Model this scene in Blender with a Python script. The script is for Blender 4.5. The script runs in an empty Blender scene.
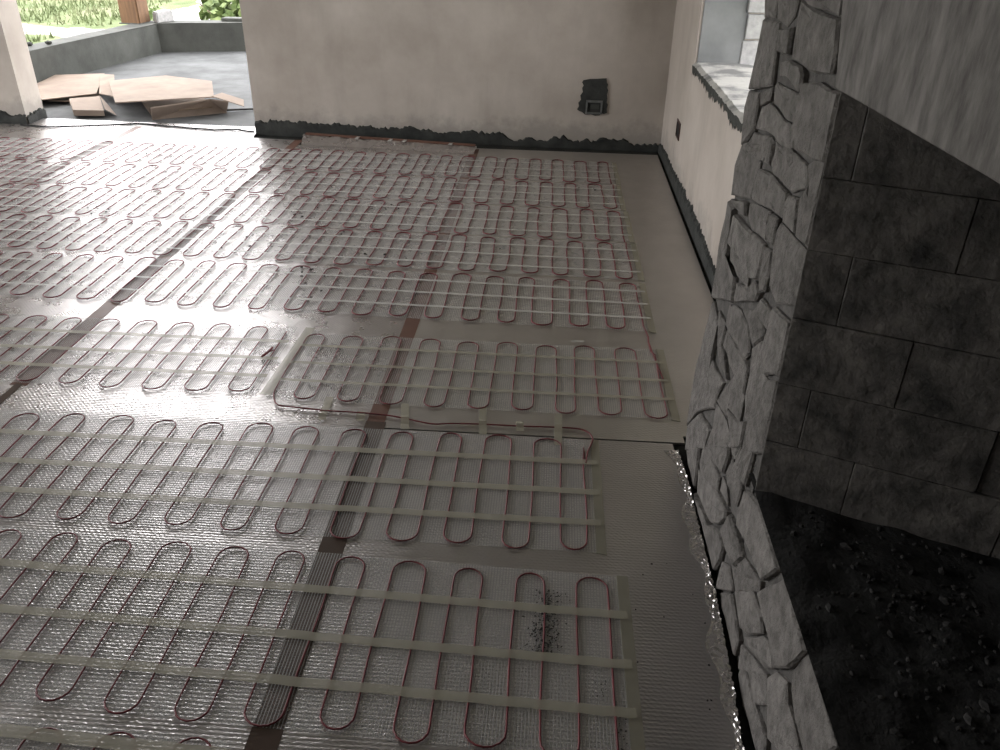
import bpy, bmesh, math, random
from mathutils import Vector, Matrix, noise as mnoise
random.seed(7)
scene = bpy.context.scene
COL = scene.collection

# ---------------------------------------------------------------- camera
CAM_H = 1.5
cam_data = bpy.data.cameras.new('camera')
cam_data.sensor_fit = 'HORIZONTAL'
cam_data.sensor_width = 36.0
cam_data.lens = 814.67 / 1000 * 36.0
cam_data.clip_start = 0.02
cam_data.clip_end = 300
cam = bpy.data.objects.new('camera', cam_data)
COL.objects.link(cam)
RT = (0.99760124, 0.06717295, 0.01672008)
UP = (-0.04783450, 0.49436192, 0.86793903)
FW = (-0.05003625, 0.86665685, -0.49638924)
cam.matrix_world = Matrix(((RT[0], UP[0], -FW[0], 0), (RT[1], UP[1], -FW[1], 0), (RT[2], UP[2], -FW[2], CAM_H), (0, 0, 0, 1)))
scene.camera = cam

# ---------------------------------------------------------------- sky, exposure
world = bpy.data.worlds.new('overcast_sky')
scene.world = world
world.use_nodes = True
bg = world.node_tree.nodes['Background']
bg.inputs[0].default_value = (0.985, 0.972, 0.98, 1)
bg.inputs[1].default_value = 3.2
scene.view_settings.view_transform = 'Standard'
scene.view_settings.look = 'None'
scene.view_settings.gamma = 1.0
scene.view_settings.use_curve_mapping = False
scene.view_settings.exposure = 1.66
scene.cycles.use_denoising = True
scene.cycles.denoising_prefilter = 'NONE'
scene.cycles.max_bounces = 10
scene.cycles.diffuse_bounces = 6
scene.cycles.glossy_bounces = 5
scene.cycles.transparent_max_bounces = 16
scene.cycles.sample_clamp_indirect = 6.0

# daylight portals in the real openings (they only steer the sky sampling)
def portal(name, loc, direction, w, h):
    L = bpy.data.lights.new(name, 'AREA'); L.shape = 'RECTANGLE'; L.size = w; L.size_y = h
    L.cycles.is_portal = True
    o = bpy.data.objects.new(name, L); COL.objects.link(o)
    o.location = loc; o.rotation_euler = Vector(direction).to_track_quat('-Z', 'Y').to_euler()
portal('daylight_left_window', (-6.30, 2.8, 1.37), (1, 0, 0), 3.8, 2.55)
portal('daylight_opening', (-3.15, 6.32, 1.15), (0, -1, 0), 1.82, 2.3)
portal('daylight_right_window', (1.18, 3.97, 1.41), (-1, 0, 0), 1.95, 1.29)

# ---------------------------------------------------------------- helpers
def tag(o, label=None, cat=None, group=None, kind=None):
    if label: o['label'] = label
    if cat: o['category'] = cat
    if group: o['group'] = group
    if kind: o['kind'] = kind
    return o

def link(name, me, material=None, parent=None):
    o = bpy.data.objects.new(name, me)
    COL.objects.link(o)
    if material: me.materials.append(material)
    if parent:
        o.parent = parent
        o.matrix_parent_inverse = Matrix.Translation(-parent.location)
    return o

def obj(name, bm, material, parent=None, smooth=False):
    me = bpy.data.meshes.new(name)
    bmesh.ops.recalc_face_normals(bm, faces=bm.faces)
    bm.to_mesh(me); bm.free()
    if smooth:
        for p in me.polygons: p.use_smooth = True
    return link(name, me, material, parent)

def empty(name, loc=(0, 0, 0)):
    o = bpy.data.objects.new(name, None)
    COL.objects.link(o)
    o.location = loc
    o.empty_display_size = 0.05
    return o

def bx(bm, x0, x1, y0, y1, z0, z1):
    v = [bm.verts.new((x, y, z)) for x in (x0, x1) for y in (y0, y1) for z in (z0, z1)]
    for f in ((0, 1, 3, 2), (4, 6, 7, 5), (0, 4, 5, 1), (2, 3, 7, 6), (0, 2, 6, 4), (1, 5, 7, 3)):
        bm.faces.new([v[i] for i in f])

def prism(bm, lo, hi):
    """solid between two matching 3-D outlines"""
    n = len(lo)
    a = [bm.verts.new(p) for p in lo]
    b = [bm.verts.new(p) for p in hi]
    bm.faces.new(a); bm.faces.new(b)
    for i in range(n):
        j = (i + 1) % n
        bm.faces.new((a[i], a[j], b[j], b[i]))

def plan(bm, poly, z0, z1):
    prism(bm, [(x, y, z0) for x, y in poly], [(x, y, z1) for x, y in poly])

def tube_mesh(name, pts, r, sides=6):
    verts, faces = [], []
    n = len(pts)
    P = [Vector(p) for p in pts]
    for i in range(n):
        t = (P[min(i + 1, n - 1)] - P[max(i - 1, 0)])
        if t.length < 1e-9: t = Vector((1, 0, 0))
        t.normalize()
        s = t.cross(Vector((0, 0, 1)))
        if s.length < 1e-6: s = Vector((1, 0, 0))
        s.normalize(); u = s.cross(t)
        for k in range(sides):
            a = 2 * math.pi * k / sides
            verts.append(P[i] + s * (r * math.cos(a)) + u * (r * math.sin(a)))
    for i in range(n - 1):
        for k in range(sides):
            k2 = (k + 1) % sides
            faces.append((i * sides + k, i * sides + k2, (i + 1) * sides + k2, (i + 1) * sides + k))
    faces.append(tuple(range(sides))[::-1]); faces.append(tuple((n - 1) * sides + k for k in range(sides)))
    me = bpy.data.meshes.new(name)
    me.from_pydata(verts, [], faces)
    for p in me.polygons: p.use_smooth = True
    return me

# ---------------------------------------------------------------- materials
class NT:
    def __init__(self, name):
        self.m = bpy.data.materials.new(name)
        self.m.use_nodes = True
        self.t = self.m.node_tree
        self.b = self.t.nodes['Principled BSDF']
        self.out = self.t.nodes['Material Output']
        self.co = self.t.nodes.new('ShaderNodeTexCoord').outputs['Object']
        g = self.t.nodes.new('ShaderNodeNewGeometry')
        self.pos = g.outputs['Position']
        self.rnd = self.t.nodes.new('ShaderNodeObjectInfo').outputs['Random']
    def n(self, kind, **kw):
        nd = self.t.nodes.new(kind)
        for k, v in kw.items(): setattr(nd, k, v)
        return nd
    def l(self, a, b): self.t.links.new(a, b)
    def noise(self, scale, detail=6, rough=.55, vec=None, stretch=None):
        nd = self.n('ShaderNodeTexNoise')
        nd.inputs['Scale'].default_value = scale
        nd.inputs['Detail'].default_value = detail
        nd.inputs['Roughness'].default_value = rough
        v = vec or self.pos
        if stretch:
            mp = self.n('ShaderNodeMapping'); mp.inputs['Scale'].default_value = stretch
            self.l(v, mp.inputs['Vector']); v = mp.outputs[0]
        self.l(v, nd.inputs['Vector'])
        return nd.outputs['Fac']
    def ramp(self, fac, stops):
        r = self.n('ShaderNodeValToRGB')
        e = r.color_ramp.elements
        while len(e) < len(stops): e.new(0.5)
        for i, (p, c) in enumerate(stops):
            e[i].position = p
            e[i].color = (c, c, c, 1) if isinstance(c, (int, float)) else (*c, 1)
        self.l(fac, r.inputs[0])
        return r.outputs[0]
    def math(self, op, a, b=None):
        nd = self.n('ShaderNodeMath', operation=op)
        for i, v in enumerate((a, b)):
            if v is None: continue
            if isinstance(v, (int, float)): nd.inputs[i].default_value = v
            else: self.l(v, nd.inputs[i])
        return nd.outputs[0]
    def mix(self, fac, a, b, mode='MIX'):
        nd = self.n('ShaderNodeMix', data_type='RGBA', blend_type=mode)
        for idx, v in ((0, fac), (6, a), (7, b)):
            if isinstance(v, (int, float)): nd.inputs[idx].default_value = v
            elif isinstance(v, tuple): nd.inputs[idx].default_value = (*v, 1)
            else: self.l(v, nd.inputs[idx])
        return nd.outputs[2]
    def bump(self, h, strength=.3, dist=.01, prev=None):
        nd = self.n('ShaderNodeBump')
        nd.inputs['Strength'].default_value = strength
        nd.inputs['Distance'].default_value = dist
        self.l(h, nd.inputs['Height'])
        if prev: self.l(prev, nd.inputs['Normal'])
        return nd.outputs[0]
    def set(self, color=None, rough=None, metal=None, normal=None, spec=None, alpha=None):
        for key, v in (('Base Color', color), ('Roughness', rough), ('Metallic', metal), ('Normal', normal), ('Specular IOR Level', spec), ('Alpha', alpha)):
            if v is None: continue
            if isinstance(v, (int, float)): self.b.inputs[key].default_value = v
            elif isinstance(v, tuple): self.b.inputs[key].default_value = (*v, 1)
            else: self.l(v, self.b.inputs[key])
        return self.m

def mottled(name, c0, c1, scale=6, rough=.85, bump_scale=40, bump=.3, dist=.005, stretch=None, spec=.25, vary=0.0, lo=.3, hi=.7):
    k = NT(name)
    c = k.ramp(k.noise(scale, 8, .6, stretch=stretch), [(lo, c0), (hi, c1)])
    if vary:
        f = k.math('ADD', k.math('MULTIPLY', k.rnd, 2 * vary), 1 - vary)
        cc = k.n('ShaderNodeCombineColor')
        for i in range(3): k.l(f, cc.inputs[i])
        c = k.mix(1.0, c, cc.outputs[0], 'MULTIPLY')
    h = k.noise(bump_scale, 8, .6, stretch=stretch)
    return k.set(c, rough, 0.0, k.bump(h, bump, dist), spec)

M = {}
def plaster(name, c0, c1, grime):
    k = NT(name)
    c = k.ramp(k.noise(2.2, 8, .6), [(.3, c0), (.7, c1)])
    sp = k.n('ShaderNodeSeparateXYZ'); k.l(k.pos, sp.inputs[0])
    # cement splashes wiped over the plaster just above the floor
    h = k.math('SUBTRACT', k.math('MULTIPLY', k.noise(7, 8, .7), .42), k.math('ADD', sp.outputs[2], .02))
    c = k.mix(k.ramp(h, [(.0, 0.0), (.10, grime)]), c, (.15, .15, .14))
    st = k.ramp(k.noise(5, 6, .6, stretch=(1, 1, .25)), [(.50, 0.0), (.75, .35)])
    c = k.mix(st, c, tuple(x * .75 for x in c0))
    return k.set(c, .9, 0, k.bump(k.noise(30, 8), .25, .004), .2)
M['plaster'] = plaster('plaster', (.37, .33, .29), (.50, .455, .41), .40)
M['plaster_warm'] = plaster('plaster_warm', (.42, .372, .328), (.53, .48, .432), .35)
M['cement_dark'] = mottled('cement_dark', (.022, .024, .023), (.058, .060, .056), 9, .9, 60, .6, .008)
M['cement'] = mottled('cement', (.036, .038, .034), (.074, .077, .070), 3, .85, 50, .35, .005)
M['cement_smooth'] = mottled('cement_smooth', (.12, .125, .125), (.20, .205, .205), 4, .8, 40, .2, .003)
M['terrace_concrete'] = mottled('terrace_concrete', (.062, .065, .066), (.14, .144, .147), 2.5, .8, 14, .35, .008, spec=.15)
M['sill'] = mottled('sill_mortar', (.24, .24, .24), (.52, .51, .49), 5, .8, 40, .3, .004, lo=.42, hi=.55)
M['white_stone'] = mottled('white_stone', (.24, .24, .24), (.38, .375, .37), 25, .8, 60, .5, .006)
M['stone'] = mottled('chimney_stone', (.105, .099, .092), (.225, .213, .200), 26, .85, 55, 1.0, .014, vary=.12)
M['stone_mortar'] = mottled('stone_backing', (.075, .072, .068), (.15, .143, .136), 22, .95, 45, .9, .012)
M['lintel'] = mottled('lintel_stone', (.085, .080, .075), (.225, .213, .202), 24, .8, 40, .7, .006, stretch=(1.2, 1.2, .5), vary=.06)
M['jamb_stone'] = mottled('jamb_stone', (.035, .035, .034), (.175, .164, .152), 16, .75, 45, 1.0, .006, vary=.14)
M['soot'] = mottled('soot', (.006, .006, .006), (.03, .03, .029), 14, .8, 60, .8, .008)
M['ash'] = mottled('ash_rubble', (.008, .008, .008), (.05, .048, .046), 60, .85, 90, .6, .004)
M['ceiling'] = mottled('ceiling_concrete', (.30, .29, .28), (.40, .39, .37), 3, .9, 30, .2, .004)
M['wood'] = mottled('post_wood', (.085, .045, .024), (.16, .09, .045), 7, .7, 25, .4, .004, stretch=(6, 6, .5))
M['cardboard'] = mottled('cardboard', (.20, .155, .125), (.29, .23, .185), 4, .85, 90, .15, .002)
M['cardboard_print'] = mottled('cardboard_print', (.16, .12, .085), (.22, .165, .12), 20, .85, 90, .15, .002)
M['black_rubber'] = mottled('black_rubber', (.012, .012, .012), (.03, .03, .03), 40, .6)
M['crumb'] = mottled('cement_crumb', (.02, .02, .02), (.06, .055, .05), 90, .9)
M['socket'] = mottled('socket_plastic', (.05, .026, .022), (.08, .045, .038), 30, .5)
M['socket_grey'] = mottled('socket_grey', (.10, .105, .10), (.16, .165, .16), 30, .6)
M['cable'] = mottled('cable_red', (.12, .020, .026), (.19, .033, .040), 18, .45, 60, .1, .001, spec=.4)
M['leaf'] = mottled('leaf', (.045, .08, .022), (.12, .15, .05), 9, .6, 40, .2, .004)
M['twig'] = mottled('twig', (.08, .06, .04), (.14, .11, .08), 30, .9)
M['gravel'] = mottled('gravel', (.19, .185, .175), (.28, .275, .265), 8, .9, 40, .6, .02)

def meadow():
    k = NT('meadow')
    c = k.ramp(k.noise(.9, 8, .65), [(.32, (.055, .075, .03)), (.52, (.095, .115, .055)), (.7, (.16, .16, .10))])
    # pale gravel yard and path worn into the meadow
    sp = k.n('ShaderNodeSeparateXYZ'); k.l(k.pos, sp.inputs[0])
    wob = k.math('MULTIPLY', k.math('SUBTRACT', k.noise(.8, 5), .5), 3.0)
    yard = k.math('MULTIPLY', k.math('GREATER_THAN', k.math('ADD', sp.outputs[0], wob), -8.0), k.math('GREATER_THAN', sp.outputs[1], 11.8))
    path = k.math('MULTIPLY', k.math('LESS_THAN', k.math('ABSOLUTE', k.math('ADD', k.math('SUBTRACT', sp.outputs[1], 15.3), k.math('MULTIPLY', wob, .5))), .55), k.math('GREATER_THAN', k.math('ADD', sp.outputs[0], wob), -10.6))
    c = k.mix(k.math('MAXIMUM', yard, path), c, k.ramp(k.noise(8, 6), [(.3, (.20, .195, .185)), (.7, (.32, .31, .30))]))
    return k.set(c, .9, 0, k.bump(k.noise(9, 6), .8, .08), .1)
M['meadow'] = meadow()

def foil(name, rough, base, ripple, grain=.55):
    k = NT(name)
    sx = k.n('ShaderNodeSeparateXYZ'); k.l(k.pos, sx.inputs[0])
    big = k.noise(5.5, 4, .6)
    fine = k.noise(1.0, 1.5, .5, stretch=(75, 230, 75))
    # fine cross ripples pressed into the film and a diagonal weave
    wy = k.n('ShaderNodeTexWave', wave_type='BANDS', bands_direction='Y')
    wy.inputs['Scale'].default_value = 30; wy.inputs['Distortion'].default_value = 2.2
    wy.inputs['Detail'].default_value = 3; wy.inputs['Detail Scale'].default_value = 3
    k.l(k.pos, wy.inputs[0])
    wd = k.n('ShaderNodeTexWave', wave_type='BANDS', bands_direction='DIAGONAL')
    wd.inputs['Scale'].default_value = 42; wd.inputs['Distortion'].default_value = 1.2
    k.l(k.pos, wd.inputs[0])
    n1 = k.bump(big, .12, .02)
    n2 = k.bump(wy.outputs['Fac'], ripple, .0028, n1)
    n3 = k.bump(wd.outputs['Fac'], ripple * .6, .002, n2)
    n4 = k.bump(fine, grain, .0035, n3)
    dirt = k.ramp(k.noise(3.2, 8, .65), [(.3, tuple(c * .86 for c in base)), (.7, base)])
    r = k.ramp(k.noise(9, 4), [(.3, rough - .05), (.7, rough + .07)])
    return k.set(dirt, r, .92, n4, .5)
M['foil'] = foil('foil_film', .28, (.62, .595, .588), .30, .40)
M['foil_dull'] = foil('foil_film_dull', .38, (.58, .56, .535), .12, .16)
M['foil_mid'] = foil('foil_film_mid', .33, (.55, .53, .525), .24, .30)
M['foil_shiny'] = foil('foil_crumpled', .17, (.72, .70, .69), .08, .2)

def net(name, pitch, flat):
    k = NT(name)
    sx = k.n('ShaderNodeSeparateXYZ'); k.l(k.pos, sx.inputs[0])
    def lines(out, p):
        return k.math('POWER', k.math('ADD', k.math('MULTIPLY', k.math('SINE', k.math('MULTIPLY', out, 6.2832 / p)), .5), .5), 2.0)
    if flat:            # too far away to tell the threads apart
        a = k.ramp(k.noise(30, 3), [(.3, .24), (.7, .32)])
    else:
        a = k.math('MULTIPLY', k.math('MAXIMUM', lines(sx.outputs[0], pitch), k.math('MULTIPLY', lines(sx.outputs[1], pitch), .55)), .46)
    return k.set((.74, .75, .74), .7, 0, None, .2, a)
M['net'] = net('glass_fibre_net', .0075, False)
M['net_far'] = net('glass_fibre_net_far', .0075, True)

def tape(name, c, alpha, rough=.5):
    k = NT(name)
    col = k.ramp(k.noise(14, 5), [(.3, tuple(x * .85 for x in c)), (.7, c)])
    return k.set(col, rough, 0, k.bump(k.noise(120, 4), .25, .001), .4, alpha)
M['tape_cream'] = tape('tape_cream', (.46, .44, .34), .58)
M['tape_white'] = tape('tape_white', (.74, .74, .71), .66)
M['tape_edge'] = tape('tape_edge', (.47, .45, .36), .65)
M['tape_brown'] = tape('tape_brown', (.15, .072, .05), .97, .45)
M['tape_brown_dark'] = tape('tape_brown_dark', (.085, .058, .045), .95, .3)

# ================================================================ SETTING
XR, YB = 0.785, 6.02            # inner faces of the right wall and (at x = XR) of the back wall
def yb(x): return YB - 0.035 * (x - XR)
CEIL = 2.75
WT = 0.25
# subfloor
bm = bmesh.new(); bx(bm, -7.0, 1.3, -2.6, 6.5, -.20, -.018)
tag(obj('floor', bm, M['cement_dark']), 'dark bare screed showing in the gaps around the foil', 'floor', kind='structure')

# back wall: right piece, left piece and the header above the opening
def wall_piece(bm, x0, x1, z0, z1):
    plan(bm, [(x0, yb(x0)), (x1, yb(x1)), (x1, yb(x1) + WT), (x0, yb(x0) + WT)], z0, z1)
bm = bmesh.new()
wall_piece(bm, -2.235, XR + .47, -.02, CEIL)
wall_piece(bm, -7.0, -4.06, -.02, CEIL)
wall_piece(bm, -4.06, -2.235, 2.30, CEIL)
wall_back = tag(obj('wall_back', bm, M['plaster']), 'pale plastered back wall with a wide doorless opening at its left', 'wall', kind='structure')

# splashed cement band along the foot of the wall: ragged top edge
def band_profile(pts, step, amp, seed):
    rnd = random.Random(seed); out = []
    t = pts[0][0]
    while t < pts[-1][0]:
        for (a, za), (b, zb) in zip(pts, pts[1:]):
            if a <= t <= b:
                z = za + (zb - za) * (t - a) / (b - a)
        out.append((t, max(.012, z + rnd.uniform(-amp, amp) + .030 * mnoise.noise(Vector((t * 9, seed, 0))) + .022 * mnoise.noise(Vector((t * 30, seed, 5)))))); t += step
    out.append(pts[-1]); return out
def cement_band(pts, fn_in, fn_out, seed, parent, step=.012, amp=.007):
    prof = band_profile(pts, step, amp, seed)
    bm = bmesh.new(); rows = []
    for t, z in prof:
        a = fn_out(t)
        b = fn_in(t)
        rows.append([bm.verts.new((*b, -.015)), bm.verts.new((*a, -.015)), bm.verts.new((*a, z * .8)), bm.verts.new((*b, z))])
    for r, s in zip(rows, rows[1:]):
        for i in range(3): bm.faces.new((r[i], r[i + 1], s[i + 1], s[i]))
    return tag(obj('cement_band', bm, M['cement_dark'], parent), 'ragged dark grey cement band along the foot of the wall')
cement_band([(-2.235, .095), (-1.9, .10), (-1.5, .085), (-1.13, .088), (-.76, .068), (-.5, .088), (-.4, .072), (-.27, .036), (-.05, .040), (.08, .068), (.2, .044), (.4, .066), (.6, .046), (.785, .036)],
            lambda t: (t, yb(t) + .004), lambda t: (t, yb(t) - .014), 3, wall_back)
cement_band([(-7.0, .09), (-4.6, .10), (-4.3, .085), (-4.055, .06)], lambda t: (t, yb(t) + .004), lambda t: (t, yb(t) - .016), 5, wall_back)
cement_band([(6.19, .05), (6.30, .07), (6.44, .06)], lambda t: (-4.064, t), lambda t: (-4.046, t), 6, wall_back)

# cement patch with an electrical box sunk into it
PATCH = [(.197, .465), (.245, .475), (.30, .478), (.363, .484), (.366, .455), (.376, .44), (.371, .42), (.380, .40), (.374, .37), (.379, .345), (.376, .32), (.386, .30), (.380, .27), (.384, .245), (.365, .236), (.35, .24), (.33, .226), (.30, .222), (.27, .230), (.227, .226), (.20, .245), (.182, .250), (.165, .262), (.178, .285), (.172, .31), (.190, .33), (.183, .36), (.200, .385), (.193, .41), (.203, .43), (.19, .45)]
bm = bmesh.new()
prism(bm, [(x, yb(x) + .01, z) for x, z in PATCH], [(.28 + (x - .28) * .96, yb(x) - .012, .35 + (z - .35) * .97) for x, z in PATCH])
patch = tag(obj('cement_patch', bm, M['cement_dark'], wall_back), 'rough dark cement patch on the plaster')
bm = bmesh.new()
for a in ((.225, .345, .335, .345 - .012), ):
    pass
y = yb(.28)
bx(bm, .228, .345, y - .022, y - .008, .318, .333); bx(bm, .228, .345, y - .022, y - .008, .238, .25)
bx(bm, .228, .240, y - .022, y - .008, .25, .318); bx(bm, .333, .345, y - .022, y - .008, .25, .318)
box = tag(obj('socket_box', bm, M['socket_grey'], patch), 'grey electrical box frame set in the patch')
bm = bmesh.new(); bx(bm, .262, .322, y - .018, y - .010, .272, .305); obj('blank_plate', bm, M['cement'], patch)

# right wall with the window
WY0, WY1, WZ0, WZ1 = 3.0, 4.95, .765, 2.05
bm = bmesh.new(); X1 = XR + .47
bx(bm, XR, X1, 2.201, 6.5, -.02, WZ0 - .03); bx(bm, XR, X1, 2.201, 6.5, WZ1, CEIL)
bx(bm, XR, X1, 2.201, WY0, WZ0 - .03, WZ1); bx(bm, XR, X1, WY1, 6.5, WZ0 - .03, WZ1)
wall_right = tag(obj('wall_right', bm, M['plaster_warm']), 'warm white plastered side wall with a bare window opening', 'wall', kind='structure')
cement_band([(2.15, .09), (3.6, .07), (4.1, .10), (4.7, .10), (5.2, .078), (5.8, .07), (6.02, .05)], lambda t: (XR + .004, t), lambda t: (XR - .014, t), 9, wall_right)
# sill: mortar bed with a ragged inner lip
bm = bmesh.new(); rnd = random.Random(4)
ys = [WY0 + (WY1 - WY0) * i / 90 for i in range(91)]
rows = []
for yv in ys:
    lip = .02 + .035 * rnd.random() ** 2 + .02 * (.5 + .5 * math.sin(yv * 9))
    zt = WZ0 + rnd.uniform(-.004, .006)
    rows.append([bm.verts.new(p) for p in ((XR - .006, yv, zt - lip - .012), (XR - .012, yv, zt - .012), (XR + .01, yv, zt + .003), (XR + .2, yv, WZ0 + .004 + rnd.uniform(-.003, .003)), (X1, yv, WZ0 - .008))])
for r, s in zip(rows, rows[1:]):
    for i in range(1, 4): bm.faces.new((r[i], r[i + 1], s[i + 1], s[i]))
lip_pts = [[tuple(v.co) for v in r[:2]] for r in rows]
window = tag(obj('window_1', bm, M['sill'], None), 'blotchy mortar sill of the glassless window opening', 'window sill', kind='structure')
bm = bmesh.new()
LV = [[bm.verts.new(p) for p in (a, b, (b[0] + .012, b[1], b[2] + .001))] for a, b in lip_pts]
for r, s in zip(LV, LV[1:]):
    for i in range(2): bm.faces.new((r[i], r[i + 1], s[i + 1], s[i]))
obj('mortar_lip', bm, M['cement'], window)
# inner half of the reveal is rendered grey, the outer half shows dressed stones
bm = bmesh.new(); bx(bm, XR + .012, XR + .255, WY1 - .012, WY1 + .01, WZ0 - .02, WZ1); obj('reveal_render', bm, M['cement_smooth'], window)
z = WZ0 - .02
for i, h in enumerate((.148, .135, .15, .14, .17, .16, .15, .18)):
    bm = bmesh.new(); d = .008 + .008 * ((i * 7) % 3)
    z1 = min(z + h, WZ1)
    bx(bm, XR + .245 + .008 * (i % 2), X1 + .012, WY1 - d - .012, WY1 + .01, z + .004, z1 - .004)
    bmesh.ops.bevel(bm, geom=bm.edges[:], offset=.004, segments=1, affect='EDGES')
    obj('reveal_stone', bm, M['white_stone'], window); z = z1
# recessed socket in the right wall
bm = bmesh.new()
bx(bm, XR - .006, XR + .01, 5.17, 5.185, .27, .375); bx(bm, XR - .006, XR + .01, 5.305, 5.32, .27, .375)
bx(bm, XR - .006, XR + .01, 5.185, 5.305, .27, .283); bx(bm, XR - .006, XR + .01, 5.185, 5.305, .362, .375)
so = tag(obj('socket_box', bm, M['socket'], wall_right), 'small dark brown socket box low on the wall')
bm = bmesh.new(); bx(bm, XR - .003, XR + .008, 5.185, 5.305, .283, .362); obj('socket_insert', bm, M['black_rubber'], so)

bm = bmesh.new(); bx(bm, XR, X1, -2.6, -.302, -.02, CEIL)
tag(obj('wall_right_rear', bm, M['plaster_warm']), 'plastered side wall behind the fireplace, beyond the viewpoint', 'wall', kind='structure')
# unseen sides that close the room: left wall with wide window openings, rear wall, ceiling
bm = bmesh.new()
XL = -6.2
bx(bm, XL - .25, XL, -2.6, 6.5, -.02, .10); bx(bm, XL - .25, XL, -2.6, 6.5, 2.65, CEIL)
for a, b in ((-2.6, .9), (4.7, 6.5)): bx(bm, XL - .25, XL, a, b, .10, 2.65)
tag(obj('wall_left', bm, M['plaster']), 'plastered left wall with a wide window opening', 'wall', kind='structure')
bm = bmesh.new()
bx(bm, -7, 1.3, -2.85, -2.6, -.02, CEIL)
tag(obj('wall_rear', bm, M['plaster']), 'plastered rear wall behind the viewpoint', 'wall', kind='structure')
bm = bmesh.new(); bx(bm, -7, 1.4, -2.85, 6.5, CEIL, CEIL + .2)
tag(obj('ceiling', bm, M['ceiling']), 'bare concrete ceiling slab', 'ceiling', kind='structure')

# ---------------------------------------------------------------- terrace
bm = bmesh.new(); plan(bm, [(-5.1, 6.30), (XR + .5, 6.10), (XR + .5, 11.4), (-3.6, 10.25), (-4.75, 9.95), (-5.1, 8.0)], -.5, -.012)
tf = tag(obj('terrace_floor', bm, M['terrace_concrete']), 'grey trowelled concrete terrace floor beyond the opening', 'floor', kind='structure')
def rough_wall(name, poly, z0, z1, m, label):
    bm = bmesh.new(); plan(bm, poly, z0, z1)
    bmesh.ops.bevel(bm, geom=[e for e in bm.edges if all(v.co.z > z1 - .01 for v in e.verts)], offset=.012, segments=1, affect='EDGES')
    bmesh.ops.triangulate(bm, faces=[f for f in bm.faces if len(f.verts) > 4])
    bmesh.ops.subdivide_edges(bm, edges=[e for e in bm.edges if e.calc_length() > .3], cuts=5, use_grid_fill=True)
    for v in bm.verts:
        q = mnoise.noise_vector(v.co * 2.3) * .012
        v.co += Vector((q.x, q.y, q.z * .6 if v.co.z > 0 else 0))
    return tag(obj(name, bm, m), label, 'parapet', kind='structure')
rough_wall('wall_parapet', [(-4.93, 6.55), (-4.755, 8.31), (-4.575, 9.80), (-3.62, 10.08), (1.4, 11.45), (1.4, 11.72), (-3.68, 10.33), (-4.80, 10.03), (-5.0, 8.31), (-5.18, 6.55)], -.5, .30, M['cement'], 'low rendered cement parapet bending around the terrace')
# unseen roof slab added to shade the terrace, resting on the timber post
bm = bmesh.new(); plan(bm, [(-5.35, 6.50), (1.6, 6.30), (1.6, 11.6), (-3.5, 10.35), (-5.2, 10.05)], 3.70, 3.85)
tag(obj('shade_roof_terrace', bm, M['ceiling']), 'high unseen roof slab added to shade the terrace', 'roof', kind='structure')
# unseen deep eave, added to keep sky light off the window side
bm = bmesh.new(); bx(bm, X1 + .002, 3.0, 2.3, 6.6, 2.35, 2.5)
tag(obj('shade_eave', bm, M['ceiling']), 'unseen concrete eave added to shade the window opening', 'eave', kind='structure')

# ================================================================ OUTSIDE
def gz(x, y):
    return -.55 + .10 * mnoise.noise(Vector((x * .35, y * .35, 1))) + max(0, y - 16) * .035 + max(0, -x - 9) * .03
bm = bmesh.new()
xs = [-60 + i * 1.6 for i in range(76)]; yss = [-30 + i * 1.6 for i in range(70)]
def ground(x, y):
    inside = -7.2 < x < 2 and -3.5 < y < 11.8
    return -.60 if inside else gz(x, y)
gv = [[bm.verts.new((x, y, ground(x, y))) for x in xs] for y in yss]
for j in range(len(yss) - 1):
    for i in range(len(xs) - 1):
        bm.faces.new((gv[j][i], gv[j][i + 1], gv[j + 1][i + 1], gv[j + 1][i]))
tag(obj('meadow_ground', bm, M['meadow'], smooth=True), 'sunlit green meadow sloping up beyond the terrace', 'meadow', kind='structure')
# grass blades, uncountable
verts, faces = [], []
rnd = random.Random(21)
for i in range(16000):
    x = rnd.uniform(-16, -5.6); y = rnd.uniform(8.2, 24)
    if y > 11 and x > -8.6 and y < 20: continue
    if abs((y - 15.6) - .25 * (x + 8)) < .8 and x > -10.5: continue
    if x > -5.4 and y < 12: continue
    z = gz(x, y) - .02; h = rnd.uniform(.06, .2); w = rnd.uniform(.012, .03); a = rnd.uniform(0, 6.28)
    lx, ly = rnd.uniform(-.08, .08), rnd.uniform(-.08, .08)
    n = len(verts)
    verts += [(x - w * math.cos(a), y - w * math.sin(a), z), (x + w * math.cos(a), y + w * math.sin(a), z), (x + lx, y + ly, z + h)]
    faces.append((n, n + 1, n + 2))
me = bpy.data.meshes.new('grass'); me.from_pydata(verts, [], faces)
tag(link('grass', me, M['meadow']), 'short meadow grass beyond the parapet', 'grass', kind='stuff')
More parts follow.
